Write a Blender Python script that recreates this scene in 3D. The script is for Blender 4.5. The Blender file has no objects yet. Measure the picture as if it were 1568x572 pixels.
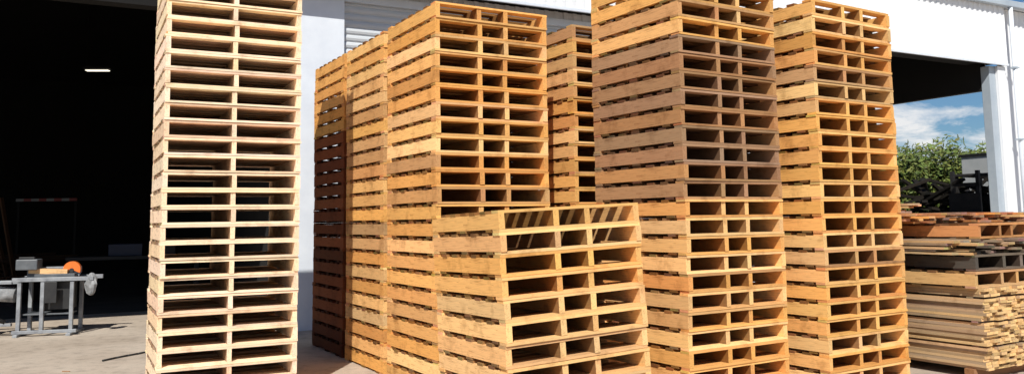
import bpy, math, random
from mathutils import Vector, Matrix
random.seed(11)
scene = bpy.context.scene
R = math.radians

# ------------------------------------------------------------ materials
def new_mat(name, base=(.5,.5,.5), rough=.8, metal=0.0):
    m = bpy.data.materials.new(name); m.use_nodes = True
    nt = m.node_tree
    b = nt.nodes['Principled BSDF']
    b.inputs['Base Color'].default_value = (*base, 1)
    b.inputs['Roughness'].default_value = rough
    b.inputs['Metallic'].default_value = metal
    return m, nt, b

def mul(nt, a, b, fac=1.0, mode='MULTIPLY'):
    n = nt.nodes.new('ShaderNodeMix'); n.data_type = 'RGBA'; n.blend_type = mode
    n.inputs[0].default_value = fac
    if a is not None:
        if hasattr(a, 'node'): nt.links.new(a, n.inputs[6])
        else: n.inputs[6].default_value = (*a, 1)
    if hasattr(b, 'node'): nt.links.new(b, n.inputs[7])
    else: n.inputs[7].default_value = (*b, 1)
    return n

def ramp(nt, src, stops):
    n = nt.nodes.new('ShaderNodeValToRGB')
    e = n.color_ramp.elements
    while len(e) < len(stops): e.new(.5)
    for i, (p, c) in enumerate(stops):
        e[i].position = p
        e[i].color = (c, c, c, 1) if not isinstance(c, tuple) else (*c, 1)
    nt.links.new(src, n.inputs[0])
    return n

def noise(nt, vec, scale, detail=4, rough=.55, dist=0):
    n = nt.nodes.new('ShaderNodeTexNoise')
    n.inputs['Scale'].default_value = scale
    n.inputs['Detail'].default_value = detail
    n.inputs['Roughness'].default_value = rough
    n.inputs['Distortion'].default_value = dist
    if vec is not None: nt.links.new(vec, n.inputs['Vector'])
    return n

def mapping(nt, src, scale, loc=(0,0,0)):
    n = nt.nodes.new('ShaderNodeMapping'); n.inputs['Scale'].default_value = scale
    n.inputs['Location'].default_value = loc
    nt.links.new(src, n.inputs['Vector']); return n

def noisy_mat(name, c1, c2, scale=3, rough=.8, metal=0, bump=0.0, bscale=40, stretch=(1,1,1)):
    m, nt, b = new_mat(name, c1, rough, metal)
    tc = nt.nodes.new('ShaderNodeTexCoord')
    mp = mapping(nt, tc.outputs['Object'], stretch)
    n = noise(nt, mp.outputs[0], scale, 4, .6)
    r = ramp(nt, n.outputs['Fac'], [(.32, tuple(c1)), (.68, tuple(c2))])
    nt.links.new(r.outputs[0], b.inputs['Base Color'])
    if bump:
        n2 = noise(nt, tc.outputs['Object'], bscale, 5, .6)
        bp = nt.nodes.new('ShaderNodeBump'); bp.inputs['Strength'].default_value = bump
        bp.inputs['Distance'].default_value = .01
        nt.links.new(n2.outputs['Fac'], bp.inputs['Height']); nt.links.new(bp.outputs[0], b.inputs['Normal'])
    return m

def wood_mat():
    m, nt, b = new_mat('sawn_timber', (.5,.3,.12), .8)
    b.inputs['Specular IOR Level'].default_value = .2
    at = nt.nodes.new('ShaderNodeAttribute'); at.attribute_name = 'tint'
    uv = nt.nodes.new('ShaderNodeUVMap'); uv.uv_map = 'grain'
    m1 = mapping(nt, uv.outputs[0], (2.2, 48, 1))
    g = noise(nt, m1.outputs[0], 1.0, 3, .6, .5)
    gr = ramp(nt, g.outputs['Fac'], [(.28, .62), (.47, .99), (.75, 1.17)])
    m2 = mapping(nt, uv.outputs[0], (2.5, 9, 1))
    s = noise(nt, m2.outputs[0], 1.0, 3, .6)
    sr = ramp(nt, s.outputs['Fac'], [(.27, (.58,.48,.40)), (.43, (1,1,1)), (.8, (1.12,1.1,1.05))])
    a = mul(nt, at.outputs['Color'], gr.outputs[0])
    a2 = mul(nt, a.outputs[2], sr.outputs[0])
    m3 = mapping(nt, uv.outputs[0], (3.2, 8.5, 1))
    v = nt.nodes.new('ShaderNodeTexVoronoi'); v.inputs['Scale'].default_value = 1.0
    nt.links.new(m3.outputs[0], v.inputs['Vector'])
    kr = ramp(nt, v.outputs['Distance'], [(.05, (.28,.17,.11)), (.1, (.72,.62,.52)), (.17, (1,1,1))])
    a3 = mul(nt, a2.outputs[2], kr.outputs[0], .85)
    geo = nt.nodes.new('ShaderNodeNewGeometry')
    d = noise(nt, geo.outputs['Position'], 5, 4, .65)
    dr = ramp(nt, d.outputs['Fac'], [(.3, (.72,.68,.64)), (.46, (1,1,1))])
    a4 = mul(nt, a3.outputs[2], dr.outputs[0])
    nt.links.new(a4.outputs[2], b.inputs['Base Color'])
    bp = nt.nodes.new('ShaderNodeBump'); bp.inputs['Strength'].default_value = .3
    bp.inputs['Distance'].default_value = .004
    nt.links.new(g.outputs['Fac'], bp.inputs['Height']); nt.links.new(bp.outputs[0], b.inputs['Normal'])
    return m
WOOD = wood_mat()

# ------------------------------------------------------------ board mesh builder
class Boards:
    def __init__(s): s.v=[]; s.f=[]; s.uv=[]; s.col=[]
    def add(s, M, dims, tint, seg=1, warp=0.0, end=None):
        """board: local x = length, y = width, z = thickness, centred."""
        L, W, T = dims
        ou, ov = random.uniform(0, 40), random.uniform(0, 40)
        chip = [random.uniform(-.0015, .0015) for _ in range(8)]
        bow = random.uniform(-warp, warp); bow2 = random.uniform(-warp, warp)*.6
        rings = []
        for i in range(seg+1):
            x = -L/2+L*i/seg
            k = 1-(2*x/L)**2
            ring = []
            for j, (yy, zz) in enumerate(((-1,-1),(1,-1),(1,1),(-1,1))):
                p = Vector((x, yy*W/2+bow*k+chip[j], zz*T/2+bow2*k+chip[j+4]*.5))
                ring.append(len(s.v)); s.v.append(M @ p)
            rings.append(ring)
        def face(ids, uvs, c):
            s.f.append(ids); s.uv.extend(uvs); s.col.extend([c]*4)
        for i in range(seg):
            x0 = ou+L*i/seg; x1 = ou+L*(i+1)/seg
            for j, (h0, h1) in enumerate(((0, W), (W, W+T), (W+T, 2*W+T), (2*W+T, 2*W+2*T))):
                a, b2 = rings[i][j], rings[i][(j+1)%4]
                c, d = rings[i+1][(j+1)%4], rings[i+1][j]
                face((a, d, c, b2), [(x0, ov+h0), (x1, ov+h0), (x1, ov+h1), (x0, ov+h1)], tint)
        e = end if end else tuple(c*random.uniform(.7,1.0) for c in tint)
        r = rings[0]; face((r[0], r[1], r[2], r[3]), [(ou+.2*q, ov+p) for q, p in ((0,0),(0,W),(.3*T,W),(.3*T,0))], e)
        r = rings[-1]; face((r[3], r[2], r[1], r[0]), [(ou+.2*q, ov+p) for q, p in ((.3*T,0),(.3*T,W),(0,W),(0,0))], e)
    def build(s, name, loc=(0,0,0)):
        me = bpy.data.meshes.new(name)
        me.from_pydata([tuple(v) for v in s.v], [], s.f)
        uvl = me.uv_layers.new(name='grain')
        ca = me.color_attributes.new('tint', 'FLOAT_COLOR', 'CORNER')
        uvl.data.foreach_set('uv', [c for p in s.uv for c in p])
        ca.data.foreach_set('color', [c for p in s.col for c in (*p, 1.0)])
        me.materials.append(WOOD)
        o = bpy.data.objects.new(name, me); scene.collection.objects.link(o)
        o.location = loc
        return o

def jit(c, a=.12, h=.04):
    k = 1+random.uniform(-a, a)
    return (c[0]*k*(1+random.uniform(-h,h)), c[1]*k*(1+random.uniform(-h,h)*.7), c[2]*k*(1+random.uniform(-h,h)*1.6))
def mixc(a, b, t): return tuple(x*(1-t)+y*t for x, y in zip(a, b))

GOLD = (.86, .475, .15); ORANGE = (.78, .375, .105); PALE = (.97, .66, .32); GREY = (.32, .235, .165)
PINE = (1.0, .78, .56); BROWN = (.33, .17, .085); RED = (.50,.19,.085)

S = 1.165; P = .150
RZ90 = Matrix.Rotation(R(90), 4, 'Z')
def pallet(B, M, pal, kind=0, gap_shade=.32):
    BH, T = .108, .0205
    xs = [.024, S*.385, S*.615, S-.024] if kind == 0 else [.021, S*.5, S-.021]
    dk = lambda c: (c[0]*gap_shade, c[1]*gap_shade*.88, c[2]*gap_shade*.8)   # inner boards and bearer sides darkened to paint in the gap shade
    for x in xs:
        w = (.046 if kind == 0 else .040)
        L = S-random.uniform(0, .012)
        outer = x in (xs[0], xs[-1])
        m = M @ Matrix.Translation((x+random.uniform(-.006,.006)*(0 if outer else 1), S/2+random.uniform(-.006,.006), P/2)) @ Matrix.Rotation(R(90)+random.uniform(-.004,.004), 4, 'Z')
        c = jit(pal(), .1)
        if outer: B.add(m, (L, w, BH), c, seg=2, warp=.003, end=c)
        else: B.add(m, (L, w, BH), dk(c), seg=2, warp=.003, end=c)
    for top, z in ((1, P-T/2-.0005), (0, T/2+.0005)):
        if kind == 0:
            ys = [(.05,.1),(.235,.09),(.41,.09),(.583,.095),(.755,.09),(.93,.09),(1.115,.1)] if top else [(.05,.1),(.175,.09),(.583,.1),(.99,.09),(1.115,.1)]
        else:
            ys = [(.05,.1),(.2,.08),(.35,.08),(.5,.08),(.665,.08),(.815,.08),(.965,.08),(1.115,.1)] if top else [(.05,.1),(.22,.09),(.583,.1),(.95,.09),(1.115,.1)]
        for y, w in ys:
            c = jit(pal(), .16)
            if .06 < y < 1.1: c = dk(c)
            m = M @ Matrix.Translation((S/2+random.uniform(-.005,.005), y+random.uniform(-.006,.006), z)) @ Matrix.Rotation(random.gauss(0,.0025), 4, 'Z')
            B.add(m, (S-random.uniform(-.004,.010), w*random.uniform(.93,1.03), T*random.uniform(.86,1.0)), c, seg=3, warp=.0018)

def stack(name, near, yaw, n, palf, kind=0, z0=.0, jx=.004, tilt=0, gap_shade=.32):
    B = Boards()
    base = Matrix.Translation((near[0], near[1], 0)) @ Matrix.Rotation(R(yaw), 4, 'Z')
    if tilt:
        base = Matrix.Translation((near[0], near[1], 1.0)) @ Matrix.Rotation(R(tilt), 4, 'Y') @ Matrix.Translation((0,0,-1.0)) @ Matrix.Rotation(R(yaw), 4, 'Z')
    dx = dy = 0
    for i in range(n):
        dx = dx*.5+random.uniform(-jx, jx); dy = dy*.5+random.uniform(-jx, jx)
        M = base @ Matrix.Translation((dx, dy, z0+i*P)) @ Matrix.Translation((S/2,S/2,0)) @ Matrix.Rotation(random.gauss(0,.0035), 4, 'Z') @ Matrix.Translation((-S/2,-S/2,0))
        pallet(B, M, palf(i, n), kind, gap_shade)
    if z0 > .03:
        for y in (.12, .58, 1.05):
            B.add(base @ Matrix.Translation((S/2, y, z0/2)), (S, .09, z0), GREY)
    return B.build(name)

def golden(i, n):
    k = random.random()
    c = mixc(GOLD, ORANGE, random.uniform(0, 1))
    if k < .12: c = mixc(c, GREY, .45)
    if k > .75: c = mixc(c, PALE, .6)
    return lambda: mixc(c, random.choice([PALE, PALE, ORANGE, GOLD, GREY, RED, BROWN]), random.uniform(0, .40))
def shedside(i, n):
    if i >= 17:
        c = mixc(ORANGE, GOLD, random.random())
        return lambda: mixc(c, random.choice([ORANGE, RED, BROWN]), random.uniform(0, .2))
    c = mixc((.10,.032,.014), (.24,.07,.026), random.random())  # lower pallets: reddish wood, darkened further to paint in the left stack's shadow
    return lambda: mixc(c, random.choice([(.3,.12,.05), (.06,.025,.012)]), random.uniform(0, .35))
def weathered(i, n):
    if 11 <= i < n-4:
        c = mixc(BROWN, GREY, random.uniform(.1, .7)); c = mixc(c, ORANGE, random.uniform(.0,.28))
        return lambda: mixc(c, random.choice([ORANGE, GREY, BROWN, BROWN]), random.uniform(0, .35))
    return golden(i, n)
def pine(i, n):
    c = mixc(PINE, PALE, random.uniform(0, .25))
    return lambda: mixc(c, random.choice([PALE, (.80,.42,.27), PINE, PINE, PINE, (.98,.8,.62)]), random.uniform(0, .45))

stack('pallet_stack', (-2.98, 6.94), 28, 30, pine, kind=1, gap_shade=.34)
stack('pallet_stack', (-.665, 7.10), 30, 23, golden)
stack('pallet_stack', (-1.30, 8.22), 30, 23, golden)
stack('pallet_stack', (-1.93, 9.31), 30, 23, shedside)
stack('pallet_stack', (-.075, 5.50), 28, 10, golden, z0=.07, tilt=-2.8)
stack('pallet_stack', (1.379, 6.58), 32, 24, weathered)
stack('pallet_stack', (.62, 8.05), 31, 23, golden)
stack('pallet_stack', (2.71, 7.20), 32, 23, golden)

# ------------------------------------------------------------ lumber stack (right)
def lumber():
    B = Boards()
    base = Matrix.Translation((4.26, 7.55, 0)) @ Matrix.Rotation(R(30), 4, 'Z')
    YEL = (.70,.45,.20); WG = (.34,.25,.175)
    for y in (.15, 1.2, 2.2):
        B.add(base @ Matrix.Translation((.62, y, .045)), (1.3, .09, .09), BROWN)
    z = .09
    lay = 0
    while z < .80:
        T = .024
        off = random.uniform(-.02, .02)
        if lay % 9 == 8:
            for y in (.1, 1.2, 2.3):
                B.add(base @ Matrix.Translation((.6, y+off, z+.009)), (1.2, .06, .018), jit(WG))
            z += .0185; lay += 1; continue
        x = off
        while x < 1.2:
            w = random.uniform(.085, .1)
            L = 2.4+random.uniform(-.05, .05)
            c = mixc(YEL, WG, random.random()**1.2 if x > .05 else random.uniform(.2,1))
            B.add(base @ Matrix.Translation((x+w/2, L/2+random.uniform(-.03, .03), z+T/2)) @ RZ90, (L, w-.003, T), jit(c,.2), seg=2, warp=.003, end=jit(mixc(YEL, PALE, random.uniform(0,.4)), .25))
            x += w
        z += T+.001; lay += 1
    def pl(ax, ay, zz, col, yaw=0):
        M = base @ Matrix.Translation((ax, ay, zz)) @ Matrix.Rotation(R(yaw), 4, 'Z')
        pallet(B, M, lambda: jit(mixc(col, GREY, random.uniform(0,.4)), .25), 0)
    DK = (.085,.07,.06)
    zt = z
    pl(-.05, .02, zt, mixc(GOLD, GREY, .4), 1); pl(-.04, 1.22, zt, BROWN, -1); pl(1.14, .1, zt, mixc(ORANGE,GREY,.4), 2)
    zt += .152
    pl(.02, .05, zt, DK, -2); pl(-.02, 1.25, zt, mixc(GREY,DK,.5), 1); pl(1.2, .12, zt, DK, 1)
    zt += .152
    def layers(n, cx, cy, L, w, f, gap=.0, skip=.12):
        nonlocal zt
        for k in range(n):
            x = cx+random.uniform(-.03,.03)
            while x < cx+w:
                if random.random() > skip:
                    l = L*random.uniform(.8,1.02)
                    B.add(base @ Matrix.Translation((x+random.uniform(-.01,.01), cy+random.uniform(-.1,.1), zt+.0125)) @ Matrix.Rotation(R(90)+random.gauss(0,.025),4,'Z') @ Matrix.Rotation(random.gauss(0,.004),4,'Y'), (l, .1, .022), jit(f(k),.25), seg=3, warp=.012)
                x += .108+gap
            zt += .0265
    layers(5, -.05, 1.3, 2.4, 1.9, lambda k: mixc(GREY, random.choice([BROWN, YEL, DK]), random.uniform(0,.8)))
    pl(.45, .25, zt, mixc(RED, ORANGE, .5), 6); pl(-.1, 1.5, zt, mixc(BROWN, ORANGE, .4), -3); pl(1.7, .5, zt, mixc(ORANGE, GREY, .3), 3)
    zt += .152
    layers(4, .1, 1.5, 1.6, 2.3, lambda k: mixc(RED, random.choice([GREY, ORANGE, YEL]), random.uniform(.1,.9)))
    layers(4, -.2, 2.4, 2.4, 1.2, lambda k: mixc(YEL, WG, random.random()))
    return B.build('lumber_stack')
lumber()

# ------------------------------------------------------------ ground
def ground_mat():
    m, nt, b = new_mat('yard_concrete', (.4,.35,.28), .9)
    geo = nt.nodes.new('ShaderNodeNewGeometry')
    n1 = noise(nt, geo.outputs['Position'], .7, 6, .6)
    r1 = ramp(nt, n1.outputs['Fac'], [(.3, (.38,.31,.24)), (.5, (.48,.40,.32)), (.72, (.56,.48,.39))])
    n2 = noise(nt, geo.outputs['Position'], 6, 6, .7)
    r2 = ramp(nt, n2.outputs['Fac'], [(.3, .68), (.5, 1.0), (.7, 1.06)])
    n3 = noise(nt, geo.outputs['Position'], 90, 2, .7)
    r3 = ramp(nt, n3.outputs['Fac'], [(.3, .85), (.6, 1.06)])
    a = mul(nt, r1.outputs[0], r2.outputs[0]); a2 = mul(nt, a.outputs[2], r3.outputs[0])
    nt.links.new(a2.outputs[2], b.inputs['Base Color'])
    bp = nt.nodes.new('ShaderNodeBump'); bp.inputs['Strength'].default_value = .2; bp.inputs['Distance'].default_value = .005
    nt.links.new(n2.outputs['Fac'], bp.inputs['Height']); nt.links.new(bp.outputs[0], b.inputs['Normal'])
    return m
def sheet(name, pts, z, mat):
    me = bpy.data.meshes.new(name); me.from_pydata([(x, y, z) for x, y in pts], [], [tuple(range(len(pts)))])
    me.materials.append(mat); o = bpy.data.objects.new(name, me); scene.collection.objects.link(o); return o
sheet('ground', [(-800,-800),(800,-800),(800,800),(-800,800)], 0, ground_mat())
Bd = Boards()
for _ in range(70):
    x = random.uniform(-7, 6); y = random.uniform(3.5, 11)
    Bd.add(Matrix.Translation((x, y, .005)) @ Matrix.Rotation(random.uniform(0,3.1),4,'Z'), (random.uniform(.02,.09), random.uniform(.004,.014), .008), jit(random.choice([PINE, GOLD, BROWN]), .2))
Bd.build('wood_splinters')

# ------------------------------------------------------------ generic parts
def empty(name, loc=(0,0,0), rz=0):
    o = bpy.data.objects.new(name, None); o.location = loc; o.rotation_euler = (0,0,rz)
    o.empty_display_size = .2; scene.collection.objects.link(o); return o
def mesh_obj(name, v, f, mat, parent=None, bevel=0, smooth=False):
    me = bpy.data.meshes.new(name); me.from_pydata(v, [], f); me.materials.append(mat)
    if smooth:
        for p in me.polygons: p.use_smooth = True
    o = bpy.data.objects.new(name, me); scene.collection.objects.link(o)
    if parent: o.parent = parent
    if bevel:
        md = o.modifiers.new('b', 'BEVEL'); md.width = bevel; md.segments = 2; md.limit_method = 'ANGLE'
    return o
def box(name, x0, x1, y0, y1, z0, z1, mat, parent=None, bevel=0):
    v = [(x0,y0,z0),(x1,y0,z0),(x1,y1,z0),(x0,y1,z0),(x0,y0,z1),(x1,y0,z1),(x1,y1,z1),(x0,y1,z1)]
    f = [(0,3,2,1),(4,5,6,7),(0,1,5,4),(1,2,6,5),(2,3,7,6),(3,0,4,7)]
    return mesh_obj(name, v, f, mat, parent, bevel)
def tube(name, p0, p1, r, mat, parent=None, n=14, r2=None):
    p0, p1 = Vector(p0), Vector(p1); d = (p1-p0).normalized()
    a = d.orthogonal().normalized(); b = d.cross(a)
    r2 = r if r2 is None else r2
    v = []
    for p, rr in ((p0, r), (p1, r2)):
        for i in range(n):
            t = 2*math.pi*i/n; v.append(tuple(p+a*math.cos(t)*rr+b*math.sin(t)*rr))
    f = [(i, (i+1)%n, n+(i+1)%n, n+i) for i in range(n)]+[tuple(range(n))[::-1], tuple(range(n, 2*n))]
    o = mesh_obj(name, v, f, mat, parent)
    for p in o.data.polygons: p.use_smooth = len(p.vertices) == 4
    return o

# ------------------------------------------------------------ building
white = noisy_mat('white_cladding', (.78,.80,.82), (.86,.87,.88), 1.2, .5, stretch=(1,1,.25))
doorm = noisy_mat('roller_door_paint', (.54,.57,.60), (.64,.67,.69), 2, .5, stretch=(.3,1,1))
trim = noisy_mat('trim_paint', (.68,.73,.80), (.76,.81,.87), 3, .45)
gutterm = noisy_mat('gutter_grey', (.36,.42,.48), (.44,.5,.55), 2, .4)
darkin = noisy_mat('shade_black_lining', (.003,.003,.003), (.006,.0055,.005), 1, .95)  # near-black base colour paints in the shade of the shed interior
steel_dk = noisy_mat('dark_steel', (.006,.006,.007), (.012,.012,.012), 4, .7)
floorm = noisy_mat('shed_floor_shade', (.05,.045,.038), (.09,.08,.066), 1.5, .9, bump=.2)

shed = empty('industrial_shed', (7.80, 17.0, 0), math.atan2(.469, .883))
WN = .4
def corr(name, t0, t1, n0, z0, z1, mat, vertical=True, period=.19, amp=.022):
    v = []; f = []
    prof = [(0,0),(.45,0),(.55,1),(.9,1)]
    if vertical:
        k = int((t1-t0)/period)+1; pts = []
        for i in range(k):
            for a, h in prof:
                t = t0+(i+a)*period
                if t < t1: pts.append((t, n0-h*amp))
        pts.append((t1, n0))
        for t, n in pts: v += [(t, n, z0), (t, n, z1)]
    else:
        k = int((z1-z0)/period)+1; pts = []
        for i in range(k):
            for a, h in ((0,0),(.2,.7),(.5,1),(.8,.7)):
                z = z0+(i+a)*period
                if z < z1: pts.append((z, n0-h*amp))
        pts.append((z1, n0))
        for z, n in pts: v += [(t0, n, z), (t1, n, z)]
    for i in range(len(pts)-1):
        f.append((2*i, 2*i+2, 2*i+3, 2*i+1) if vertical else (2*i, 2*i+1, 2*i+3, 2*i+2))
    return mesh_obj(name, v, f, mat, shed)
def wb(name, t0, t1, n0, n1, z0, z1, mat, bevel=0): return box(name, t0, t1, n0, n1, z0, z1, mat, shed, bevel)

SO, FT = 5.02, 6.40
corr('fascia_cladding', -34, 4.5, 0.0, SO, FT, white)
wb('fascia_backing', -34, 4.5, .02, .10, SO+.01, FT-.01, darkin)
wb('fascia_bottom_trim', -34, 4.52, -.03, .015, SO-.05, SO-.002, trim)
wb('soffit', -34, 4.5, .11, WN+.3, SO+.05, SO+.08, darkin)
wb('gutter', -34, 9, -.16, -.03, FT-.02, FT+.13, gutterm, .01)
wb('roof_edge', -34, 9, -.02, .3, FT+.02, FT+.16, trim)
wb('corner_pier', -12.1, -11.45, WN-.05, WN+.35, 0, SO-.06, trim)
corr('roller_door', -11.45, -6.5, WN+.05, .02, 4.80, doorm, vertical=False, period=.11, amp=.03)
wb('door_lintel', -11.45, -6.5, WN-.02, WN+.1, 4.80, 4.92, trim)
corr('wall_over_door', -11.45, -6.5, WN+.06, 4.92, SO+.04, white)
wb('door_jamb', -6.5, -6.3, WN-.04, WN+.2, 0, SO-.06, trim)
corr('wall_cladding', -6.3, -2.7, WN+.06, 0, SO+.04, white)
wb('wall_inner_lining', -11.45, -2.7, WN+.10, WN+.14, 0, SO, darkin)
wb('bay_pier', -2.7, -2.4, WN-.02, WN+.28, 0, SO, trim)
wb('bay_post', 3.98, 4.26, .13, .34, 0, SO-.06, gutterm, .01)
wb('bay_post_flange', 4.20, 4.50, .06, .126, 0, SO-.06, white)
tube('downpipe', (4.62,-.1,0), (4.62,-.1,FT), .05, trim, shed)
for z in (1.5, 3.2, 4.9): wb('pipe_bracket', 4.54, 4.70, -.16, -.03, z, z+.04, gutterm)
corr('end_wall_cladding', 4.52, 10, .15, 0, FT, white)
wb('end_wall_frame', 4.52, 10, .20, .26, 0, FT, trim)
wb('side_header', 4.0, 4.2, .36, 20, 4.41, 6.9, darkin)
wb('side_header_outer', 4.21, 4.24, .36, 20, 4.41, 6.9, white)
wb('side_post', 4.0, 4.2, 9.8, 10.0, 0, 4.41, steel_dk)
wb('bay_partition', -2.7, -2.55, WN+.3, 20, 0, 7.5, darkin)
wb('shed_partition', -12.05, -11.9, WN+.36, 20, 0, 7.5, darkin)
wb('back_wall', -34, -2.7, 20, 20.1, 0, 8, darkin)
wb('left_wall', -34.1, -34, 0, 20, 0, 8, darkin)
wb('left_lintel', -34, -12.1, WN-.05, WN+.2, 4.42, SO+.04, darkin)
def slab(name, t0, t1, n0, z0, n1, z1, th, mat):
    v = [(t0,n0,z0),(t1,n0,z0),(t1,n1,z1),(t0,n1,z1),(t0,n0,z0+th),(t1,n0,z0+th),(t1,n1,z1+th),(t0,n1,z1+th)]
    f = [(0,3,2,1),(4,5,6,7),(0,1,5,4),(1,2,6,5),(2,3,7,6),(3,0,4,7)]
    return mesh_obj(name, v, f, mat, shed)
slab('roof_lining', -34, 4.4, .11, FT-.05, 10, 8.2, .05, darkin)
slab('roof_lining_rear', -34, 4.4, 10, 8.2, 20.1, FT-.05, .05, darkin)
slab('roof_sheet', -34, 4.5, .1, FT+.06, 10, 8.3, .04, gutterm)
slab('roof_sheet_rear', -34, 4.5, 10, 8.3, 20.2, FT+.06, .04, gutterm)
wb('inner_floor_shade', -33.9, -12.1, 4.6, 19.9, .004, .008, floorm)  # darker sheet begins at the sunlight edge, painting shade into the floor colour

# ------------------------------------------------------------ ceiling lamp
lampm, nt, b = new_mat('fluorescent_tube', (.9,.9,.85), .5)
b.inputs['Emission Color'].default_value = (1, .93, .75, 1); b.inputs['Emission Strength'].default_value = 1.6
lamp = empty('fluorescent_lamp', (-11.3, 22, 5.72), R(5))
box('housing', -.36, .36, -.09, .09, .03, .09, steel_dk, lamp)
for y in (-.05, .05): tube('tube', (-.30, y, 0), (.30, y, 0), .014, lampm, lamp)
tube('hanger', (-.3, 0, .09), (-.3, 0, 1.6), .006, steel_dk, lamp); tube('hanger', (.3, 0, .09), (.3, 0, 1.6), .006, steel_dk, lamp)

# ------------------------------------------------------------ saw bench
galv = noisy_mat('galvanised_steel', (.20,.21,.23), (.36,.38,.40), 8, .5, .2)
greyp = noisy_mat('grey_machine_paint', (.07,.08,.09), (.13,.14,.15), 6, .5)
blackp = noisy_mat('black_plastic', (.015,.015,.016), (.03,.03,.03), 6, .5)
orange = noisy_mat('orange_guard', (.75,.14,.02), (.85,.2,.03), 6, .4)
bagm = noisy_mat('dust_bag_cloth', (.16,.165,.17), (.42,.43,.44), 9, .95)
bench = empty('mitre_saw_bench', (-6.58, 11.75, 0), R(12))
def bx(n, *a, bevel=.004): return box(n, *a, bench, bevel)
for x in (-.33, .34):
    for y in (-.22, .22):
        bx('leg', x-.025, x+.025, y-.025, y+.025, .03, .74, galv)
    bx('foot_bar', x-.03, x+.03, -.34, .34, .0, .035, galv)
bx('leg', -.06, -.01, -.25, -.2, .03, .74, galv)
bx('foot_rail', -.40, .42, -.26, -.2, .036, .08, galv)
bx('frame_front', -.42, .62, -.26, -.21, .745, .80, galv)
bx('frame_rear', -.42, .62, .21, .26, .745, .80, galv)
bx('table_plate', -.40, .40, -.2, .2, .76, .79, greyp)
bx('saw_base', -.18, .34, -.14, .14, .791, .84, greyp)
bx('saw_fence', -.2, .36, .1, .13, .841, .93, galv)
bx('motor_block', -.42, -.14, -.16, .06, .90, 1.05, greyp, bevel=.015)
bx('motor_handle', -.40, -.2, -.1, -.04, 1.05, 1.08, blackp)
bx('motor_arm', -.3, -.2, -.06, .02, .79, .9, greyp)
bx('switch_box', .0, .16, -.285, -.265, .45, .74, blackp)
bx('dark_drawer', -.05, .3, -.15, .15, .35, .74, blackp)
bx('lower_shelf', -.3, .3, -.18, .18, .28, .3, greyp)
v=[];n=20
for yy in (-.035,.035):
    v.append((.27, yy, .89))
    for i in range(n+1):
        t = R(-25)+R(230)*i/n; v.append((.27+.115*math.cos(t), yy, .89+.115*math.sin(t)))
f=[]
for i in range(1,n+1):
    f.append((0,i,i+1)[::-1]); f.append((n+2,n+2+i,n+3+i)); f.append((i,i+1,n+3+i,n+2+i))
mesh_obj('blade_guard', v, f, orange, bench)
tube('saw_blade', (.27,-.004,.88), (.27,.004,.88), .12, galv, bench, 32)
tube('pivot_hub', (.27,-.05,.88), (.27,.05,.88), .03, blackp, bench)
tube('infeed_roller', (-.78,-.14,.60), (-.40,-.14,.56), .10, bagm, bench, 24)
tube('roller_shaft', (-.95,-.14,.61), (-.38,-.14,.56), .02, galv, bench)
bx('side_frame', -1.3, -.42, .08, .14, .70, .75, galv)
bx('side_frame', -1.3, -.42, -.26, -.22, .72, .76, galv)
for x in (-1.25,-.85):
    bx('side_leg', x, x+.05, .08, .14, .0, .66, galv)
bx('side_foot', -1.3, -.5, .0, .06, .12, .16, galv)
tube('hose', (-.95,-.2,.7), (-.82,-.28,.35), .03, blackp, bench); tube('hose', (-.82,-.28,.35), (-.5,-.2,.2), .03, blackp, bench)
tube('hose', (-1.0,-.2,.45), (-.95,-.2,.7), .03, blackp, bench)
v=[];f=[];nu,nv=14,10
for j in range(nv+1):
    ph = math.pi*j/nv
    for i in range(nu):
        th = 2*math.pi*i/nu
        r = 1+.25*math.sin(3*th+2*ph)+random.uniform(-.15,.15)
        v.append((.58+.075*math.sin(ph)*math.cos(th)*r, -.2+.07*math.sin(ph)*math.sin(th)*r, .69+.16*math.cos(ph)))
for j in range(nv):
    for i in range(nu): f.append((j*nu+i, (j+1)*nu+i, (j+1)*nu+(i+1)%nu, j*nu+(i+1)%nu))
mesh_obj('dust_bag', v, f, bagm, bench)
Bw = Boards()
Bw.add(Matrix.Translation((-.02,-.05,.875)) @ Matrix.Rotation(.05,4,'Y'), (.5,.09,.07), (.8,.5,.25))
o = Bw.build('timber_piece'); o.parent = bench

cable = empty('power_cable', (0,0,0))
pts = [(-4.6+.06*i, 9.3+.16*i+.03*math.sin(i*1.3), .012) for i in range(7)]
for a, c in zip(pts, pts[1:]): tube('segment', a, c, .010, blackp, cable, 8)

# ------------------------------------------------------------ dim things inside shed
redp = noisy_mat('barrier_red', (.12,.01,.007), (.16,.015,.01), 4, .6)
whp = noisy_mat('barrier_white', (.12,.12,.12), (.16,.16,.15), 4, .6)  # stripe red and white darkened to paint in the dim interior
bar = empty('safety_barrier', (-10.3, 18.0, 0), R(5))
for i in range(8):
    box('stripe', -.6+i*.16, -.6+(i+1)*.16-.001, -.015, .015, 2.06, 2.12, redp if i%2 else whp, bar)
for x in (-.55, .65): box('upright', x, x+.05, -.05, .0, 0, 2.05, darkin, bar)
Bt = Boards()
for i in range(10):
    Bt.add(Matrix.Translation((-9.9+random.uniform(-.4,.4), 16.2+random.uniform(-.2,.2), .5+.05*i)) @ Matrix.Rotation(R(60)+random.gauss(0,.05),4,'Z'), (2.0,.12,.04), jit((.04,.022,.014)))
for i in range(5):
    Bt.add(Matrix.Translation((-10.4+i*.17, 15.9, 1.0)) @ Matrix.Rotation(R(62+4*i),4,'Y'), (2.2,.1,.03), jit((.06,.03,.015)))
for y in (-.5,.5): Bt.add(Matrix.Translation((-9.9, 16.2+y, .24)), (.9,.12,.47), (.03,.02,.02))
Bt.build('offcut_timber_pile')
wbn = empty('workbench', (-7.4, 16.2, 0), R(20))
box('top', -1.2, 1.2, -.4, .4, .86, .92, steel_dk, wbn)
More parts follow.
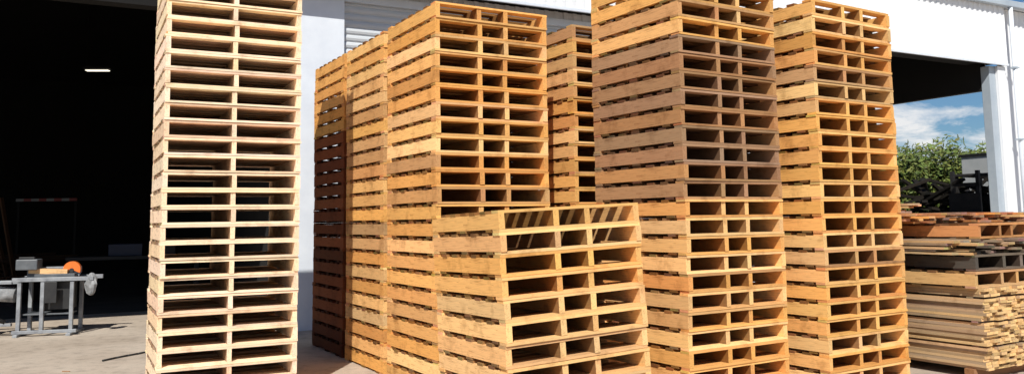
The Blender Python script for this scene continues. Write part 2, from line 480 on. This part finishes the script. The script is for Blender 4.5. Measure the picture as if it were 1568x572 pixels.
for x in (-1.15, 1.05):
    for y in (-.35, .27): box('leg', x, x+.08, y, y+.08, 0, .86, steel_dk, wbn)
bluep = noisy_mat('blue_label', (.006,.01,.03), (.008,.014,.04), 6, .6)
box('toolbox', -.5, .1, -.2, .2, .921, 1.15, bluep, wbn, .01); box('vise', .4, .7, -.2, .1, .921, 1.12, steel_dk, wbn, .01)

# ------------------------------------------------------------ forklift at right
fk = empty('forklift', (14.3, 24.6, 0), R(35))
blk = noisy_mat('silhouette_black', (.006,.006,.007), (.02,.018,.017), 5, .75)  # near-black colour paints in a shaded silhouette on the sunlit machine
box('chassis', -1.2, .9, -.55, .55, .35, 1.1, blk, fk, .08)
box('counterweight', .6, 1.35, -.55, .55, .4, 1.5, blk, fk, .12)
box('engine_cover', -.1, .7, -.45, .45, 1.1, 1.75, blk, fk, .06)
box('seat', -.1, .15, -.25, .25, 1.55, 2.1, blk, fk, .05)
for x in (-.95, .95):
    for y in (-.6, .45):
        tube('wheel', (x, y, .38), (x, y+.2, .38), .38, blk, fk, 24)
for x in (-.9, .55):
    for y in (-.5, .44): box('guard_post', x, x+.07, y, y+.07, 1.1, 2.6, blk, fk)
box('guard_roof', -.95, .65, -.52, .52, 2.6, 2.68, blk, fk, .02)
for y in (-.4, .32): box('mast', -1.4, -1.28, y, y+.09, .1, 2.75, blk, fk)
box('mast_cross', -1.4, -1.28, -.4, .4, 2.3, 2.4, blk, fk)
for y in (-.35, .25): box('fork', -2.6, -1.4, y, y+.12, 1.5, 1.56, blk, fk)
box('carriage', -1.46, -1.4, -.45, .45, 1.2, 2.1, blk, fk)
cont = empty('storage_container', (18.0, 28.0, 0), R(25))
gc = noisy_mat('pale_grey_container', (.36,.38,.38), (.44,.45,.45), 2, .6)
box('body', -2.2, 3, -1.2, 1.2, 0, 3.45, gc, cont, .02)
for i in range(26): box('rib', -2.15+i*.2, -2.07+i*.2, -1.24, -1.2, .1, 3.35, gc, cont)
box('roof_rail', -2.25, 3.05, -1.26, 1.26, 3.45, 3.53, steel_dk, cont)
Bs = Boards()
for i in range(130):
    h = random.random()
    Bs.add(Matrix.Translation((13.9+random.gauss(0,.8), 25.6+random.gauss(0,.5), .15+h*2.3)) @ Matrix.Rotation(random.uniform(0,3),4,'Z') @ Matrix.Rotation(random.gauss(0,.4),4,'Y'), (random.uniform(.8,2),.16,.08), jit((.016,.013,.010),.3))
Bs.build('scrap_timber_heap')

# ------------------------------------------------------------ shrubs
def leaf_mat():
    m, nt, b = new_mat('leaves', (.06,.10,.03), .6)
    at = nt.nodes.new('ShaderNodeAttribute'); at.attribute_name = 'tint'
    nt.links.new(at.outputs['Color'], b.inputs['Base Color'])
    return m
LEAF = leaf_mat()
bark = noisy_mat('bark', (.06,.045,.03), (.12,.09,.06), 8, .9, bump=.4)
def shrub(name, lobes, n, size=.13):
    v=[];f=[];cols=[]
    for _ in range(n):
        L = random.choices(lobes, weights=[l[3]**2 for l in lobes])[0]
        d = Vector((random.gauss(0,1), random.gauss(0,1), random.gauss(0,1))).normalized()
        k = random.random()**.35
        bump = 1+.18*math.sin(d.x*7+L[0])*math.sin(d.z*6+L[1])+random.uniform(-.08,.08)
        c = Vector(L[:3])+Vector((d.x*L[3], d.y*L[3], d.z*L[3]*.85))*k*bump
        if c.z < .05: continue
        a = (Vector((random.gauss(0,1),random.gauss(0,1),random.gauss(0,1)))).normalized(); b = a.orthogonal().normalized()
        s = size*random.uniform(.5,1.2)
        i = len(v)
        v += [tuple(c-a*s), tuple(c+b*s*.5), tuple(c+a*s), tuple(c-b*s*.5)]
        f.append((i,i+1,i+2,i+3))
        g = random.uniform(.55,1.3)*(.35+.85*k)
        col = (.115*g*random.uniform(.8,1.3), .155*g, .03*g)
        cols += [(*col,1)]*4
    me = bpy.data.meshes.new(name); me.from_pydata(v, [], f)
    ca = me.color_attributes.new('tint','FLOAT_COLOR','CORNER'); ca.data.foreach_set('color', [c for q in cols for c in q])
    me.materials.append(LEAF)
    e = empty(name); o = bpy.data.objects.new('foliage', me); scene.collection.objects.link(o); o.parent = e
    for L in lobes[::2]:
        tube('trunk', (L[0],L[1],0), (L[0]+.2,L[1],L[2]), .09, bark, e, 8, .03)
lob = []
for i in range(13):
    x = 12.2+i*.62+random.uniform(-.3,.3)
    h = 4.1+random.uniform(-.25,.3)
    lob.append((x, 31+random.uniform(-1,1), h-1.3, random.uniform(1.1,1.5)))
    lob.append((x+.3, 30.3+random.uniform(-.5,.5), 1.2, 1.3))
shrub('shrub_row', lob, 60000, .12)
lob = [(random.uniform(-60,90), 85+random.uniform(-5,8), random.uniform(1.5,3.5), random.uniform(2.5,4.5)) for _ in range(60)]
shrub('distant_trees', lob, 14000, .6)

# ------------------------------------------------------------ light & world
TR = Vector((.12, .99)); TR.normalize(); EL = R(45)
d = Vector((TR.x*math.cos(EL), TR.y*math.cos(EL), -math.sin(EL)))
sd = bpy.data.lights.new('sun', 'SUN'); sd.energy = 5.0; sd.angle = R(.5); sd.color = (1, .96, .885)
so = bpy.data.objects.new('sun', sd); scene.collection.objects.link(so)
so.rotation_euler = d.to_track_quat('-Z', 'Y').to_euler(); so.location = (-2,-10,15)
w = bpy.data.worlds.new('World'); scene.world = w; w.use_nodes = True
nt = w.node_tree; bg = nt.nodes['Background']; bg.inputs['Strength'].default_value = .05
sky = nt.nodes.new('ShaderNodeTexSky'); sky.sky_type = 'NISHITA'; sky.sun_disc = False
sky.sun_elevation = EL
sky.sun_rotation = math.atan2(-TR.x, -TR.y)
sky.air_density = 1.2; sky.dust_density = .1; sky.ozone_density = 4.0
tc = nt.nodes.new('ShaderNodeTexCoord')
sep = nt.nodes.new('ShaderNodeSeparateXYZ'); nt.links.new(tc.outputs['Generated'], sep.inputs[0])
mp = mapping(nt, tc.outputs['Generated'], (1,1,3.4), (.35,.2,.1))
n1 = noise(nt, mp.outputs[0], 8.5, 9, .62, .3)
r1 = ramp(nt, n1.outputs['Fac'], [(.47, 0.0), (.62, .95)])
zr = ramp(nt, sep.outputs[2], [(.3, 1.0), (.6, .15)])
mm = nt.nodes.new('ShaderNodeMath'); mm.operation = 'MULTIPLY'
nt.links.new(r1.outputs[0], mm.inputs[0]); nt.links.new(zr.outputs[0], mm.inputs[1])
n2 = noise(nt, mp.outputs[0], 14, 5, .6)
cr = ramp(nt, n2.outputs['Fac'], [(.33, (.70,.78,.88)), (.5, (1,1,1))])
cs = nt.nodes.new('ShaderNodeVectorMath'); cs.operation = 'SCALE'; cs.inputs['Scale'].default_value = 17.5
nt.links.new(cr.outputs[0], cs.inputs[0])
skt = mul(nt, sky.outputs[0], (.75,1.05,1.4))
mx = mul(nt, skt.outputs[2], cs.outputs[0], 0, 'MIX')
nt.links.new(mm.outputs[0], mx.inputs[0]); nt.links.new(mx.outputs[2], bg.inputs['Color'])

# ------------------------------------------------------------ camera
cd = bpy.data.cameras.new('camera'); co = bpy.data.objects.new('camera', cd); scene.collection.objects.link(co)
cd.sensor_width = 36; cd.lens = 28.7; cd.shift_y = -.0485; cd.clip_end = 3000
co.matrix_world = Matrix.Translation((0,0,1.5)) @ Matrix.Rotation(R(95.8), 4, 'X') @ Matrix.Rotation(R(-.8), 4, 'Z')
scene.camera = co
scene.view_settings.view_transform = 'Standard'; scene.view_settings.look = 'None'; scene.view_settings.exposure = 0
